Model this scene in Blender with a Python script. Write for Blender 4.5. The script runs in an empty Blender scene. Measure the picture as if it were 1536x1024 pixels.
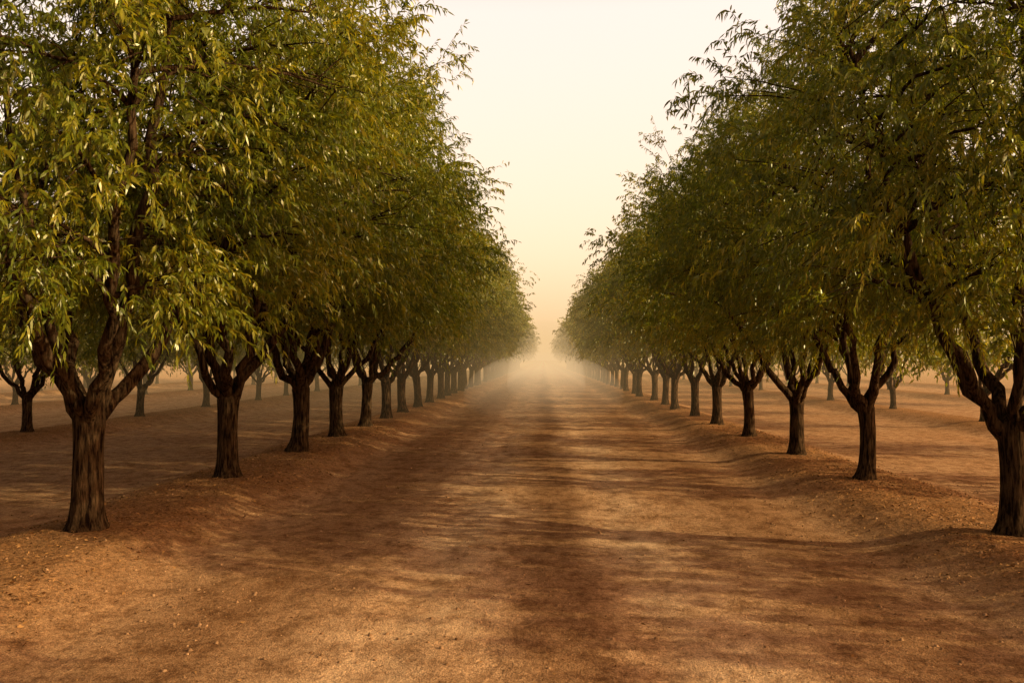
import bpy, math, numpy as np, bmesh
from mathutils import Vector
rng = np.random.default_rng(7)
scene = bpy.context.scene
scene.view_settings.view_transform = 'Standard'
scene.view_settings.look = 'None'
scene.view_settings.exposure = 0

SUN_EL = math.radians(21)
SUN_AZ = math.radians(104)   # clockwise from +Y (the alley axis) -> from the right, slightly behind
SUN_STR = 5.0
SKY_STR = 0.15

# ------------------------------------------------------------------ helpers
def vnoise(x, y, seed=0):
    xi = np.floor(x).astype(np.int64); yi = np.floor(y).astype(np.int64)
    fx = x - xi; fy = y - yi
    fx = fx*fx*(3-2*fx); fy = fy*fy*(3-2*fy)
    def h(a, b):
        n = (a*374761393 + b*668265263 + seed*1442695041) & 0x7fffffff
        n = ((n ^ (n >> 13)) * 1274126177) & 0x7fffffff
        return ((n ^ (n >> 16)) & 0xffff) / 65535.0
    return (h(xi, yi)*(1-fx)+h(xi+1, yi)*fx)*(1-fy) + (h(xi, yi+1)*(1-fx)+h(xi+1, yi+1)*fx)*fy

ROWS = [-6.0, 6.0, -16.0, 16.0, -26.0, 26.0, -36.0, 36.0]
def berm_mask(x, y):
    x = np.asarray(x, float); y = np.asarray(y, float)
    m = np.zeros(np.broadcast(x, y).shape)
    for i, r in enumerate(ROWS):
        wob = (vnoise(y*0.25+17*i, y*0+3.3, 5)-0.5)*0.5
        d = np.abs(x - r)
        t = np.clip((d-0.45)/(1.5+wob), 0, 1)
        m = np.maximum(m, 0.5+0.5*np.cos(np.pi*t))
    return m
def ground_z(x, y):
    x = np.asarray(x, float); y = np.asarray(y, float)
    b = berm_mask(x, y)
    z = 0.27*b
    z = z + (vnoise(x*0.7, y*0.35, 1)-0.5)*0.014 + (vnoise(x*2.3, y*1.6, 2)-0.5)*0.012*(0.5+b)
    z = z + (vnoise(x*7, y*6, 3)-0.5)*0.014*(.4+b) + (vnoise(x*15, y*14, 4)-0.5)*0.012*(0.5+b)
    for c in (-1.25, 1.15):
        z = z - 0.022*np.exp(-((x-c+0.15*np.sin(y*0.15))/0.35)**2)
    return z

def new_mat(name):
    m = bpy.data.materials.new(name); m.use_nodes = True
    nt = m.node_tree; nt.nodes.clear()
    return m, nt
def N(nt, t, **kw):
    n = nt.nodes.new(t)
    for k, v in kw.items():
        setattr(n, k, v)
    return n

# ------------------------------------------------------------------ materials
def bark_material():
    m, nt = new_mat("bark")
    out = N(nt, 'ShaderNodeOutputMaterial'); b = N(nt, 'ShaderNodeBsdfDiffuse')
    tc = N(nt, 'ShaderNodeTexCoord'); mp = N(nt, 'ShaderNodeMapping')
    mp.inputs['Scale'].default_value = (14, 14, 2.2)
    n1 = N(nt, 'ShaderNodeTexNoise'); n1.inputs['Scale'].default_value = 1.6; n1.inputs['Detail'].default_value = 5
    n1.inputs['Roughness'].default_value = 0.65
    cr = N(nt, 'ShaderNodeValToRGB')
    cr.color_ramp.elements[0].position = 0.40; cr.color_ramp.elements[0].color = (0.010, 0.006, 0.004, 1)
    cr.color_ramp.elements[1].position = 0.74; cr.color_ramp.elements[1].color = (0.135, 0.085, 0.045, 1)
    bp = N(nt, 'ShaderNodeBump'); bp.inputs['Strength'].default_value = 1.0; bp.inputs['Distance'].default_value = 0.04
    L = nt.links.new
    L(tc.outputs['Object'], mp.inputs['Vector']); L(mp.outputs['Vector'], n1.inputs['Vector'])
    L(n1.outputs['Fac'], cr.inputs['Fac']); L(cr.outputs['Color'], b.inputs['Color'])
    L(n1.outputs['Fac'], bp.inputs['Height']); L(bp.outputs['Normal'], b.inputs['Normal'])
    L(b.outputs['BSDF'], out.inputs['Surface'])
    return m
def leaf_material():
    m, nt = new_mat("leaf")
    L = nt.links.new
    out = N(nt, 'ShaderNodeOutputMaterial')
    at = N(nt, 'ShaderNodeAttribute'); at.attribute_name = 'rnd'
    cr = N(nt, 'ShaderNodeValToRGB'); e = cr.color_ramp.elements
    e[0].position = 0.0; e[0].color = (0.050, 0.085, 0.008, 1)
    e[1].position = 1.0; e[1].color = (0.36, 0.31, 0.022, 1)
    x = e.new(0.55); x.color = (0.155, 0.185, 0.012, 1)
    L(at.outputs['Fac'], cr.inputs['Fac'])
    d = N(nt, 'ShaderNodeBsdfDiffuse'); L(cr.outputs['Color'], d.inputs['Color'])
    gl = N(nt, 'ShaderNodeBsdfGlossy'); gl.inputs['Roughness'].default_value = .34; gl.inputs['Color'].default_value = (.9, .88, .7, 1)
    tr = N(nt, 'ShaderNodeBsdfTranslucent')
    mx = N(nt, 'ShaderNodeMix', data_type='RGBA', blend_type='MULTIPLY'); mx.inputs[0].default_value = 1
    L(cr.outputs['Color'], mx.inputs[6]); mx.inputs[7].default_value = (1.8, 1.55, 0.6, 1)
    L(mx.outputs[2], tr.inputs['Color'])
    ms = N(nt, 'ShaderNodeMixShader'); ms.inputs[0].default_value = 0.42
    L(d.outputs[0], ms.inputs[1]); L(tr.outputs[0], ms.inputs[2])
    m2 = N(nt, 'ShaderNodeMixShader'); m2.inputs[0].default_value = 0.045
    L(ms.outputs[0], m2.inputs[1]); L(gl.outputs[0], m2.inputs[2]); L(m2.outputs[0], out.inputs['Surface'])
    return m
BARK = bark_material(); LEAF = leaf_material()

# ------------------------------------------------------------------ tree mesh
class MB:
    def __init__(s): s.v=[]; s.q=[]; s.t=[]; s.n=0; s.r=[]
    def tube(s, pts, rad, sides, rough=0.0):
        pts = np.asarray(pts, float); rad = np.asarray(rad, float)
        k = len(pts)
        tan = np.gradient(pts, axis=0); tan /= np.linalg.norm(tan, axis=1)[:, None]+1e-9
        ref = np.array([0.31, 0.95, 0.07]) if abs(tan[0][1]) < 0.9 else np.array([1., 0, 0])
        a = np.cross(tan, ref); a /= np.linalg.norm(a, axis=1)[:, None]+1e-9
        bb = np.cross(tan, a)
        th = np.linspace(0, 2*np.pi, sides, endpoint=False)
        R = rad[:, None]*np.ones((1, sides))
        if rough > 0:
            ridge = rng.normal(0, 1, sides)
            R = R*(1+rough*(0.8*ridge[None, :]+0.5*rng.normal(0, 1, (k, sides))))
        ring = pts[:, None, :] + R[..., None]*(np.cos(th)[None, :, None]*a[:, None, :]+np.sin(th)[None, :, None]*bb[:, None, :])
        idx = s.n + np.arange(k*sides).reshape(k, sides)
        nx = np.roll(idx, -1, axis=1)
        s.q.append(np.stack([idx[:-1], nx[:-1], nx[1:], idx[1:]], -1).reshape(-1, 4))
        s.v.append(ring.reshape(-1, 3)); s.r.append(np.zeros(k*sides)); s.n += k*sides

def bez(p0, p1, p2, n, jit=0.0):
    t = np.linspace(0, 1, n)[:, None]
    p = (1-t)**2*p0+2*t*(1-t)*p1+t*t*p2
    if jit:
        j = rng.normal(0, jit, (n, 3)); j[0] = 0; j[-1] = 0
        p = p+j
    return p

def make_tree_mesh(name, n_clu, n_sub, n_twig, n_leaf, leaf_len, leaf_w, lod, R=3.6, up=3.4, down=2.9, cz=5.5):
    hq = lod == 0
    mb = MB()
    fork = np.array([rng.normal(0, .03), rng.normal(0, .03), 1.42])
    hts = np.array([-0.25, 0.0, 0.06, 0.16, 0.3, 0.45, 0.6, 0.8, 1.0, 1.2, 1.40, 1.54, 1.66])
    rr = np.array([.35, .30, .26, .225, .20, .19, .185, .18, .18, .185, .20, .175, .09])
    lean = rng.normal(0, .03, 2)
    pts = np.stack([fork[0]*hts/1.42+lean[0]*np.sin(hts*2), fork[1]*hts/1.42+lean[1]*np.sin(hts*2), hts], -1)
    mb.tube(pts, rr, (26, 12, 7)[lod], 0.04)
    limbs = []
    nl = rng.integers(6, 8)
    a0 = rng.uniform(0, 6.28)
    for i in range(nl):
        az = a0+2*np.pi*i/nl+rng.normal(0, .18)
        inner = (i % 3 == 2)
        rad_t = rng.uniform(0.9, 1.5) if inner else rng.uniform(2.0, 2.9)
        zt = rng.uniform(7.2, 8.0) if inner else rng.uniform(5.0, 7.0)
        d = np.array([math.cos(az), math.sin(az), 0])
        p0 = fork+d*0.08+np.array([0, 0, rng.uniform(-.12, .08)])
        p1 = fork+d*rad_t*rng.uniform(.5, .7)+np.array([0, 0, rng.uniform(1.1, 1.8)])
        p2 = d*rad_t+np.array([0, 0, zt])
        p = bez(p0, p1, p2, 18, 0.045)
        r0 = rng.uniform(.06, .095)
        mb.tube(p, r0*(1-np.linspace(0, 1, 18))**.7+0.018, (10, 6, 4)[lod], 0.04)
        limbs.append(p)
    LP = np.concatenate([p[3:] for p in limbs])
    C = []
    tries = 0
    while len(C) < n_clu and tries < 9000:
        tries += 1
        u = rng.normal(0, 1, 3); u /= np.linalg.norm(u)
        rho = rng.uniform(.45, .98)**0.6
        c = np.array([u[0]*R, u[1]*R, u[2]*(up if u[2] > 0 else down)])*rho*rng.uniform(.88, 1.08)
        c[2] += cz
        if c[2] < 3.5 and np.hypot(c[0], c[1]) < 1.2: continue
        if c[2] < 3.0: continue
        if C and np.min(np.linalg.norm(np.array(C)-c, axis=1)) < 0.69: continue
        C.append(c)
    C = np.array(C)
    center = np.array([0, 0, cz-0.8])
    subs = []
    for c in C:
        dd = np.linalg.norm(LP-c, axis=1)+np.where(LP[:, 2] > c[2]-0.2, 2.5, 0)
        s0 = LP[np.argmin(dd)]
        mid = (s0+c)/2+np.array([0, 0, .25])+rng.normal(0, .12, 3)
        p = bez(s0, mid, c, 9, 0.025)
        if lod < 2: mb.tube(p, np.linspace(.036, .012, 9), 6 if hq else 4)
        for k in range(n_sub):
            o = rng.normal(0, .46, 3); o[2] *= .75
            o += (c-center)/np.linalg.norm(c-center)*0.25
            q = c+o
            q[2] = max(q[2], 2.65+.3*rng.random())
            subs.append(q)
            st = p[rng.integers(4, 9)]
            if hq:
                mb.tube(bez(st, (st+q)/2+np.array([0, 0, .08]), q, 4, 0.01), np.linspace(.011, .005, 4), 4)
    subs = np.array(subs)
    S = np.repeat(subs, n_twig, axis=0)
    T = len(S)
    start = S+rng.normal(0, .17, (T, 3))
    outw = S-center; outw /= np.linalg.norm(outw, axis=1)[:, None]
    outw[:, 2] = np.where(S[:, 2] < 4, np.maximum(outw[:, 2], -.15), outw[:, 2])
    d = outw*0.9+rng.normal(0, .55, (T, 3)); d[:, 2] += 0.3
    d /= np.linalg.norm(d, axis=1)[:, None]
    ln = rng.uniform(.35, .75, T)
    sh = rng.random(T) < 0.045
    ln = np.where(sh, rng.uniform(.75, 1.1, T), ln)
    d = np.where(sh[:, None], outw+np.array([0, 0, .7])+rng.normal(0, .25, (T, 3)), d)
    d /= np.linalg.norm(d, axis=1)[:, None]
    droop = np.where(sh, .12, rng.uniform(.25, .8, T))
    def tw(t):
        return start[:, None, :]+d[:, None, :]*(ln[:, None]*t)[..., None]-np.array([0, 0, 1.])*(droop[:, None]*ln[:, None]*t*t)[..., None]
    if hq:
        tt = np.tile(np.array([0, .35, .7, 1.0]), (T, 1)); P = tw(tt)
        offs = np.array([[1, 0, 0], [-.5, .87, 0], [-.5, -.87, .3]])*0.004
        taper = np.array([1, .8, .6, .3])
        V = P[:, :, None, :]+offs[None, None]*taper[None, :, None, None]
        idx = mb.n+np.arange(T*12).reshape(T, 4, 3); nx = np.roll(idx, -1, axis=2)
        mb.q.append(np.stack([idx[:, :-1], nx[:, :-1], nx[:, 1:], idx[:, 1:]], -1).reshape(-1, 4))
        mb.v.append(V.reshape(-1, 3)); mb.r.append(np.zeros(T*12)); mb.n += T*12
    nbark = sum(len(a) for a in mb.q)
    K = n_leaf
    t = np.clip((np.arange(K)[None, :]+rng.uniform(0, 1, (T, K)))/K, 0.05, 1)
    B = tw(t).reshape(-1, 3)
    tang = (d[:, None, :]-np.array([0, 0, 1.])*(2*droop[:, None]*t)[..., None]).reshape(-1, 3)
    M = len(B)
    rd = rng.normal(0, 1, (M, 3)); rd /= np.linalg.norm(rd, axis=1)[:, None]
    ld = tang*0.6+rd*0.7+np.array([0, 0, -0.5]); ld /= np.linalg.norm(ld, axis=1)[:, None]
    side = np.cross(ld, rng.normal(0, 1, (M, 3))); side /= np.linalg.norm(side, axis=1)[:, None]+1e-9
    nrm = np.cross(side, ld)
    l = leaf_len*rng.uniform(.6, 1.2, M)[:, None]; w = leaf_w*rng.uniform(.75, 1.2, M)[:, None]
    curl = nrm*l*rng.uniform(-.25, .25, M)[:, None]
    sr = np.repeat(rng.random(len(subs)), n_twig*K)
    rv = np.clip(.45*sr+.55*rng.random(M), 0, 1)
    if hq:
        A = [B, B+ld*l*.35+side*w*.5+curl*.4, B+ld*l*.35-side*w*.5+curl*.4,
             B+ld*l*.7+side*w*.36+curl*.7, B+ld*l*.7-side*w*.36+curl*.7, B+ld*l+curl*.4-np.array([0, 0, 1])*l*.12]
        V = np.stack(A, 1); idx = mb.n+np.arange(M*6).reshape(M, 6)
        mb.q.append(idx[:, [1, 3, 4, 2]]); mb.t.append(idx[:, [0, 1, 2]]); mb.t.append(idx[:, [3, 5, 4]])
        mb.v.append(V.reshape(-1, 3)); mb.r.append(np.repeat(rv, 6)); mb.n += M*6
    else:
        A = [B, B+ld*l*.45+side*w*.5+curl*.4, B+ld*l, B+ld*l*.45-side*w*.5+curl*.4]
        V = np.stack(A, 1); idx = mb.n+np.arange(M*4).reshape(M, 4)
        mb.q.append(idx)
        mb.v.append(V.reshape(-1, 3)); mb.r.append(np.repeat(rv, 4)); mb.n += M*4
    verts = np.concatenate(mb.v).astype(np.float32)
    quads = np.concatenate(mb.q); tris = np.concatenate(mb.t) if mb.t else np.zeros((0, 3), int)
    me = bpy.data.meshes.new(name)
    me.vertices.add(len(verts)); me.vertices.foreach_set('co', verts.ravel())
    loops = np.concatenate([quads.ravel(), tris.ravel()]).astype(np.int32)
    me.loops.add(len(loops)); me.loops.foreach_set('vertex_index', loops)
    nq, ntri = len(quads), len(tris)
    ls = np.concatenate([np.arange(nq)*4, nq*4+np.arange(ntri)*3]).astype(np.int32)
    me.polygons.add(nq+ntri); me.polygons.foreach_set('loop_start', ls)
    mi = np.ones(nq+ntri, np.int32); mi[:nbark] = 0
    me.polygons.foreach_set('material_index', mi)
    sm = np.zeros(nq+ntri, bool); sm[:nbark] = True
    me.polygons.foreach_set('use_smooth', sm)
    at = me.attributes.new('rnd', 'FLOAT', 'POINT'); at.data.foreach_set('value', np.concatenate(mb.r).astype(np.float32))
    me.materials.append(BARK); me.materials.append(LEAF)
    me.update(calc_edges=True)
    return me

HQ = [make_tree_mesh("almond_tree_mesh", 104, 6, 8, 24, .125, .027, 0) for i in range(3)]
MQ = [make_tree_mesh("almond_tree_mesh", 94, 5, 6, 13, .18, .048, 1) for i in range(3)]
LQ = [make_tree_mesh("almond_tree_mesh", 72, 4, 3, 7, .36, .12, 2) for i in range(3)]

def place_tree(x, y, me, s=1.0, sz=1.0, rot=None):
    ob = bpy.data.objects.new("almond_tree", me)
    scene.collection.objects.link(ob)
    ob.location = (x, y, float(ground_z(x, y))-0.02)
    ob.rotation_euler = (rng.normal(0, .012), rng.normal(0, .012), rng.uniform(0, 6.28) if rot is None else rot)
    ob.scale = (s, s, sz)
    return ob

left = [11.05, 16.1, 20.7, 24.7, 28.6, 32.5, 36.3]
right = [11.2, 16.2, 20.5, 25.2, 29.8, 34.1, 38.8]
while left[-1] < 210: left.append(left[-1]+4.2)
while right[-1] < 210: right.append(right[-1]+4.5)
left = [-4.0, 0.2]+left
right = [-9.5, -4.8, 0.4]+right
for side, ys in ((-1, left), (1, right)):
    for i, y in enumerate(ys):
        me = HQ[i % 3] if 5 < y < 22 else (MQ[i % 3] if y < 70 else LQ[rng.integers(0, 3)])
        sc = rng.uniform(.96, 1.05)
        if side < 0: s, sz = sc, sc*1.03
        elif y < 5: s, sz = .95, .97
        else: s, sz = sc*(.84 if y < 13 else .78 if y < 18 else .86), sc*.94
        far = y > 38
        place_tree(side*6+(rng.normal(0, .08) if far else 0), y+(rng.normal(0, .15) if far else 0), me, s, sz)
for rx in (16, 26, 36):
    for side in (-1, 1):
        if side > 0 and rx > 30: continue
        y = (3 if rx < 20 else (24 if side < 0 else 44))+rng.uniform(0, 4)
        while y < 110:
            s = rng.uniform(.72, .84) if side < 0 else rng.uniform(.66, .76)
            place_tree(side*rx+rng.normal(0, .15), y, (MQ if (y < 45 and rx < 20 and side < 0) else LQ)[rng.integers(0, 3)], s, s*.95)
            y += (6.8 if side < 0 else 8.6)+rng.normal(0, .4)

# ------------------------------------------------------------------ ground
xs_p = np.concatenate([np.arange(0, 9, .06), np.arange(9, 40, .4), np.geomspace(40, 4000, 24)])
xs = np.unique(np.concatenate([-xs_p, xs_p]))
ys = np.unique(np.concatenate([[-3000, -800, -200, -60], np.arange(-30, 2, .8), np.arange(2, 18, .06), np.arange(18, 50, .2), np.arange(50, 260, 1.0), np.geomspace(260, 5000, 24)]))
X, Y = np.meshgrid(xs, ys)
Z = ground_z(X, Y)
me = bpy.data.meshes.new("dirt_ground")
nx_, ny_ = len(xs), len(ys)
co = np.stack([X, Y, Z], -1).reshape(-1, 3).astype(np.float32)
me.vertices.add(len(co)); me.vertices.foreach_set('co', co.ravel())
idx = np.arange(nx_*ny_).reshape(ny_, nx_)
q = np.stack([idx[:-1, :-1], idx[:-1, 1:], idx[1:, 1:], idx[1:, :-1]], -1).reshape(-1, 4).astype(np.int32)
me.loops.add(q.size); me.loops.foreach_set('vertex_index', q.ravel())
me.polygons.add(len(q)); me.polygons.foreach_set('loop_start', (np.arange(len(q))*4).astype(np.int32))
me.polygons.foreach_set('use_smooth', np.ones(len(q), bool))
at = me.attributes.new('berm', 'FLOAT', 'POINT'); at.data.foreach_set('value', berm_mask(X, Y).ravel().astype(np.float32))
wx = X+(vnoise(X*0+5, Y*.12, 9)-.5)*.5+(vnoise(X*1.5, Y*.8, 11)-.5)*.3
trk = .6*np.exp(-((wx+1.25)/.75)**4)+.6*np.exp(-((wx-1.25)/.65)**4)+.26 - .3*np.exp(-((wx-.1)/.35)**2) - .26*np.exp(-((np.abs(wx)-3.2)/.6)**2)
at = me.attributes.new('track', 'FLOAT', 'POINT'); at.data.foreach_set('value', np.clip(trk, 0, 1).ravel().astype(np.float32))
me.update(calc_edges=True)
g = bpy.data.objects.new("dirt_ground", me); scene.collection.objects.link(g)

m, nt = new_mat("dirt"); L = nt.links.new
out = N(nt, 'ShaderNodeOutputMaterial'); b = N(nt, 'ShaderNodeBsdfDiffuse')
geo = N(nt, 'ShaderNodeNewGeometry')
def noise(scale, detail=5, rough=.6, mapping=None):
    n = N(nt, 'ShaderNodeTexNoise'); n.inputs['Scale'].default_value = scale; n.inputs['Detail'].default_value = detail
    n.inputs['Roughness'].default_value = rough
    if mapping:
        mp = N(nt, 'ShaderNodeMapping'); mp.inputs['Scale'].default_value = mapping
        L(geo.outputs['Position'], mp.inputs['Vector']); L(mp.outputs['Vector'], n.inputs['Vector'])
    else: L(geo.outputs['Position'], n.inputs['Vector'])
    return n
def ramp(src, p0, c0, p1, c1):
    r = N(nt, 'ShaderNodeValToRGB'); r.color_ramp.elements[0].position = p0; r.color_ramp.elements[1].position = p1
    r.color_ramp.elements[0].color = c0; r.color_ramp.elements[1].color = c1
    L(src, r.inputs['Fac']); return r
def mix(a, bcol, fac, mode='MIX'):
    x = N(nt, 'ShaderNodeMix', data_type='RGBA', blend_type=mode)
    for s, v in ((6, a), (7, bcol), (0, fac)):
        if isinstance(v, (tuple, float, int)): x.inputs[s].default_value = v
        else: L(v, x.inputs[s])
    return x.outputs[2]
n_big = noise(0.8, 4, .65, (1, .6, 1)); n_mid = noise(3.2, 4, .7, (1, .7, 1)); n_fine = noise(14, 4, .8); n_grit = noise(60, 2, .8)
at_t = N(nt, 'ShaderNodeAttribute'); at_t.attribute_name = 'track'
c = ramp(n_fine.outputs['Fac'], .36, (0.24, .12, .056, 1), .62, (0.60, .355, .185, 1)).outputs['Color']
c = mix((0.22, 0.115, .055, 1), c, ramp(at_t.outputs['Fac'], .0, (.42, .42, .42, 1), .55, (1, 1, 1, 1)).outputs['Color'])
lf = N(nt, 'ShaderNodeMath', operation='MULTIPLY'); L(at_t.outputs['Fac'], lf.inputs[0])
L(ramp(n_big.outputs['Fac'], .35, (.1, .1, .1, 1), .65, (.9, .9, .9, 1)).outputs['Color'], lf.inputs[1])
c = mix(c, (0.76, 0.52, .32, 1), lf.outputs[0])
c = mix(c, ramp(n_mid.outputs['Fac'], .36, (.62, .57, .53, 1), .56, (1.08, 1.08, 1.08, 1)).outputs['Color'], 1.0, 'MULTIPLY')
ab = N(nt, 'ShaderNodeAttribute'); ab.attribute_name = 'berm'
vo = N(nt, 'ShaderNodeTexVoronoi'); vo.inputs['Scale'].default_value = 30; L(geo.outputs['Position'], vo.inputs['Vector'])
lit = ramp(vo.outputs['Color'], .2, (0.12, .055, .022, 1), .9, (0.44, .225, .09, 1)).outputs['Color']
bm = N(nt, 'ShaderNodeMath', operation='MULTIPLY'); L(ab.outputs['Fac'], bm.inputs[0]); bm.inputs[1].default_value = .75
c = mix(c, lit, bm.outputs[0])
c = mix(c, ramp(n_grit.outputs['Fac'], .36, (.62, .60, .58, 1), .58, (1.1, 1.1, 1.1, 1)).outputs['Color'], 1.0, 'MULTIPLY')
L(c, b.inputs['Color'])
b1 = N(nt, 'ShaderNodeBump'); b1.inputs['Strength'].default_value = 1; b1.inputs['Distance'].default_value = .035
L(n_fine.outputs['Fac'], b1.inputs['Height'])
b2 = N(nt, 'ShaderNodeBump'); b2.inputs['Strength'].default_value = .9; b2.inputs['Distance'].default_value = .010
L(n_grit.outputs['Fac'], b2.inputs['Height']); L(b1.outputs['Normal'], b2.inputs['Normal']); L(b2.outputs['Normal'], b.inputs['Normal'])
L(b.outputs[0], out.inputs['Surface'])
g.data.materials.append(m)

# ------------------------------------------------------------------ litter and clods (one mesh each)
def scatter_mesh(name, P, size, kind, cols):
    n = len(P)
    yaw = rng.uniform(0, 6.28, n); ca, sa = np.cos(yaw), np.sin(yaw)
    if kind == 'leaf':
        base = np.array([[-.5, 0, 0], [0, .15, .08], [.5, 0, .02], [0, -.15, .08]]); faces = np.array([[0, 1, 2, 3]])
    else:
        base = np.array([[-.5, -.4, -.2], [.45, -.5, -.2], [.5, .4, -.2], [-.4, .5, -.2], [-.25, -.2, .35], [.3, -.25, .28], [.22, .25, .4], [-.28, .22, .25]])
        faces = np.array([[4, 5, 6, 7], [0, 1, 5, 4], [1, 2, 6, 5], [2, 3, 7, 6], [3, 0, 4, 7]])
    k = len(base)
    V = np.tile(base, (n, 1, 1))*(1+rng.normal(0, .18, (n, k, 3)))*size[:, None, None]
    if kind == 'leaf':
        V[:, :, 2] += rng.normal(0, .15, (n, k))*size[:, None]
    x = V[..., 0]*ca[:, None]-V[..., 1]*sa[:, None]; y = V[..., 0]*sa[:, None]+V[..., 1]*ca[:, None]
    V = np.stack([x+P[:, 0:1], y+P[:, 1:2], V[..., 2]+P[:, 2:3]], -1).reshape(-1, 3).astype(np.float32)
    F = (faces[None]+(np.arange(n)*k)[:, None, None]).reshape(-1, 4).astype(np.int32)
    me = bpy.data.meshes.new(name); me.vertices.add(len(V)); me.vertices.foreach_set('co', V.ravel())
    me.loops.add(F.size); me.loops.foreach_set('vertex_index', F.ravel())
    me.polygons.add(len(F)); me.polygons.foreach_set('loop_start', (np.arange(len(F))*4).astype(np.int32))
    at = me.attributes.new('rnd', 'FLOAT', 'POINT'); at.data.foreach_set('value', np.repeat(rng.random(n), k).astype(np.float32))
    me.update(calc_edges=True)
    m, nt = new_mat(name+"_material")
    o = N(nt, 'ShaderNodeOutputMaterial'); b = N(nt, 'ShaderNodeBsdfDiffuse')
    a = N(nt, 'ShaderNodeAttribute'); a.attribute_name = 'rnd'; r = N(nt, 'ShaderNodeValToRGB')
    r.color_ramp.elements[0].color = (*cols[0], 1); r.color_ramp.elements[1].color = (*cols[1], 1)
    nt.links.new(a.outputs['Fac'], r.inputs['Fac']); nt.links.new(r.outputs['Color'], b.inputs['Color']); nt.links.new(b.outputs[0], o.inputs['Surface'])
    me.materials.append(m)
    ob = bpy.data.objects.new(name, me); scene.collection.objects.link(ob)
def cand(n):
    y = 2.5+28*rng.random(n)**1.7; x = rng.uniform(-9, 9, n); return x, y
x, y = cand(120000); bmk = berm_mask(x, y)
keep = rng.random(len(x)) < (0.02+.75*bmk)*(.2+1.0*vnoise(x*1.3, y*1.3, 31))
x, y = x[keep], y[keep]
scatter_mesh("leaf_litter", np.stack([x, y, ground_z(x, y)+.008], -1), rng.uniform(.025, .065, len(x)), 'leaf', ((.09, .04, .015), (.42, .23, .09)))
x, y = cand(90000); bmk = berm_mask(x, y)
keep = rng.random(len(x)) < (0.12+.3*bmk+.22*(np.abs(x) > 3))*(.05+1.3*vnoise(x*.9, y*.9, 33)**2)
x, y = x[keep], y[keep]
scatter_mesh("soil_clods", np.stack([x, y, ground_z(x, y)], -1), .009+.04*rng.random(len(x))**4, 'clod', ((.16, .085, .042), (.42, .25, .135)))

# ------------------------------------------------------------------ dust
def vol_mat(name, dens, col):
    """thin airborne dust: extinction plus self-emission standing in for scattered light"""
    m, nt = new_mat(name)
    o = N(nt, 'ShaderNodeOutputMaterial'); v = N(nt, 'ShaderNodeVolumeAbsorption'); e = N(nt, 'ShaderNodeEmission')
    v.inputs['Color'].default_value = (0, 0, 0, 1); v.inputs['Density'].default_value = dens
    e.inputs['Color'].default_value = (*col, 1); e.inputs['Strength'].default_value = dens  # volume gives off its own light; nothing is scattered
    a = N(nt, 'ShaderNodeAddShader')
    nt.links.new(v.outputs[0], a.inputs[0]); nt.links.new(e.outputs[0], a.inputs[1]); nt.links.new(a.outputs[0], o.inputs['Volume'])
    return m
def vol_obj(name, lo, hi, mat, kind='box'):
    bm_ = bmesh.new()
    if kind == 'box':
        bmesh.ops.create_cube(bm_, size=1)
    else:
        bmesh.ops.create_icosphere(bm_, subdivisions=4, radius=.5)
    for v in bm_.verts:
        v.co = Vector([lo[i]+(v.co[i]+.5)*(hi[i]-lo[i]) for i in range(3)])
    me = bpy.data.meshes.new(name); bm_.to_mesh(me); bm_.free(); me.materials.append(mat)
    o = bpy.data.objects.new(name, me); scene.collection.objects.link(o); return o
vol_obj("glowing_haze", (-70, 28, -2), (70, 420, 12), vol_mat("glowing_haze", .0030, (.92, .59, .23)))  # airborne haze whose brightness is added as emission
D = vol_mat("glowing_dust", .0058, (.88, .60, .33))
vol_obj("glowing_dust_cloud", (-7, 32, -3.2), (7, 170, 3.4), D, 'ell')
vol_obj("glowing_dust_cloud", (-4.5, 44, -7.5), (5.0, 240, 8.0), D, 'ell')

# ------------------------------------------------------------------ world, sun
w = bpy.data.worlds.new("World"); scene.world = w; w.use_nodes = True
nt = w.node_tree; nt.nodes.clear()
o = N(nt, 'ShaderNodeOutputWorld'); bg = N(nt, 'ShaderNodeBackground'); sky = N(nt, 'ShaderNodeTexSky')
sky.sky_type = 'NISHITA'; sky.sun_disc = False; sky.sun_elevation = SUN_EL; sky.sun_rotation = SUN_AZ
sky.air_density = 1.0; sky.dust_density = 5.0; sky.ozone_density = .3
mx = N(nt, 'ShaderNodeMix', data_type='RGBA', blend_type='MULTIPLY'); mx.inputs[0].default_value = 1
nt.links.new(sky.outputs[0], mx.inputs[6]); mx.inputs[7].default_value = (1.25, .80, .52, 1)
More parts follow.
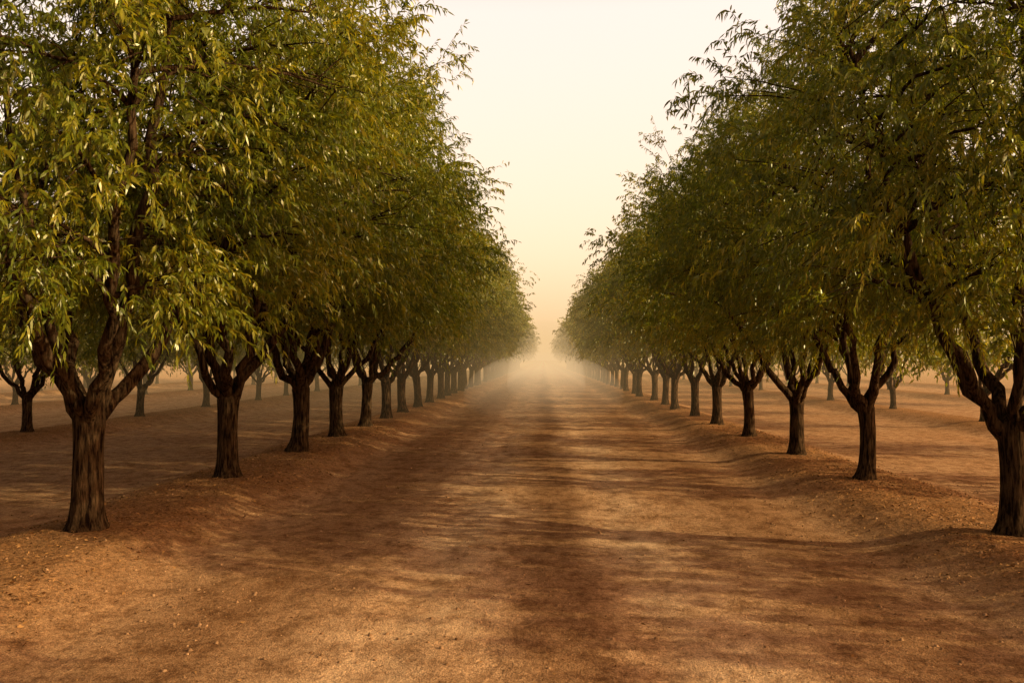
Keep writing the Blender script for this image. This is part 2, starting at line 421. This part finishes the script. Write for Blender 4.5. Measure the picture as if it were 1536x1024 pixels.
# dusty veil: brightest over the far horizon, dim behind and overhead
tc = N(nt, 'ShaderNodeTexCoord'); sp = N(nt, 'ShaderNodeSeparateXYZ'); nt.links.new(tc.outputs['Generated'], sp.inputs[0])
cr = N(nt, 'ShaderNodeValToRGB'); nt.links.new(sp.outputs['Z'], cr.inputs['Fac'])
e = cr.color_ramp.elements
e[0].position = 0; e[0].color = (.97, .66, .38, 1); e[1].position = 1; e[1].color = (.12, .105, .09, 1)
x = e.new(.12); x.color = (.98, .75, .53, 1); x = e.new(.38); x.color = (.98, .82, .73, 1)
x = e.new(.62); x.color = (.28, .235, .19, 1)
dt = N(nt, 'ShaderNodeVectorMath', operation='DOT_PRODUCT'); nt.links.new(tc.outputs['Generated'], dt.inputs[0]); dt.inputs[1].default_value = (.25, .97, 0)
mr = N(nt, 'ShaderNodeMapRange'); mr.interpolation_type = 'SMOOTHSTEP'
mr.inputs['From Min'].default_value = -.2; mr.inputs['From Max'].default_value = .75; mr.inputs['To Min'].default_value = .34/SKY_STR; mr.inputs['To Max'].default_value = .90/SKY_STR
nt.links.new(dt.outputs['Value'], mr.inputs['Value'])
sc_ = N(nt, 'ShaderNodeVectorMath', operation='SCALE'); nt.links.new(mr.outputs['Result'], sc_.inputs['Scale'])
nt.links.new(cr.outputs['Color'], sc_.inputs[0])
ad = N(nt, 'ShaderNodeVectorMath', operation='ADD'); nt.links.new(mx.outputs[2], ad.inputs[0]); nt.links.new(sc_.outputs[0], ad.inputs[1])
nt.links.new(ad.outputs[0], bg.inputs['Color']); bg.inputs['Strength'].default_value = SKY_STR
nt.links.new(bg.outputs[0], o.inputs['Surface'])
sd = bpy.data.lights.new("sun", 'SUN'); sd.energy = SUN_STR; sd.angle = math.radians(.5); sd.color = (1, .80, .43)
so = bpy.data.objects.new("sun", sd); scene.collection.objects.link(so)
dirv = Vector((math.sin(SUN_AZ)*math.cos(SUN_EL), math.cos(SUN_AZ)*math.cos(SUN_EL), math.sin(SUN_EL)))
so.rotation_euler = dirv.to_track_quat('Z', 'Y').to_euler()
so.location = dirv*60

# ------------------------------------------------------------------ camera
cd = bpy.data.cameras.new("camera"); cd.lens = 30; cd.sensor_width = 36; cd.clip_end = 8000
cam = bpy.data.objects.new("camera", cd); scene.collection.objects.link(cam)
cam.location = (0, 0, 2.48)
cam.rotation_euler = (math.radians(90+1.25), 0, math.radians(2.1))
scene.camera = cam
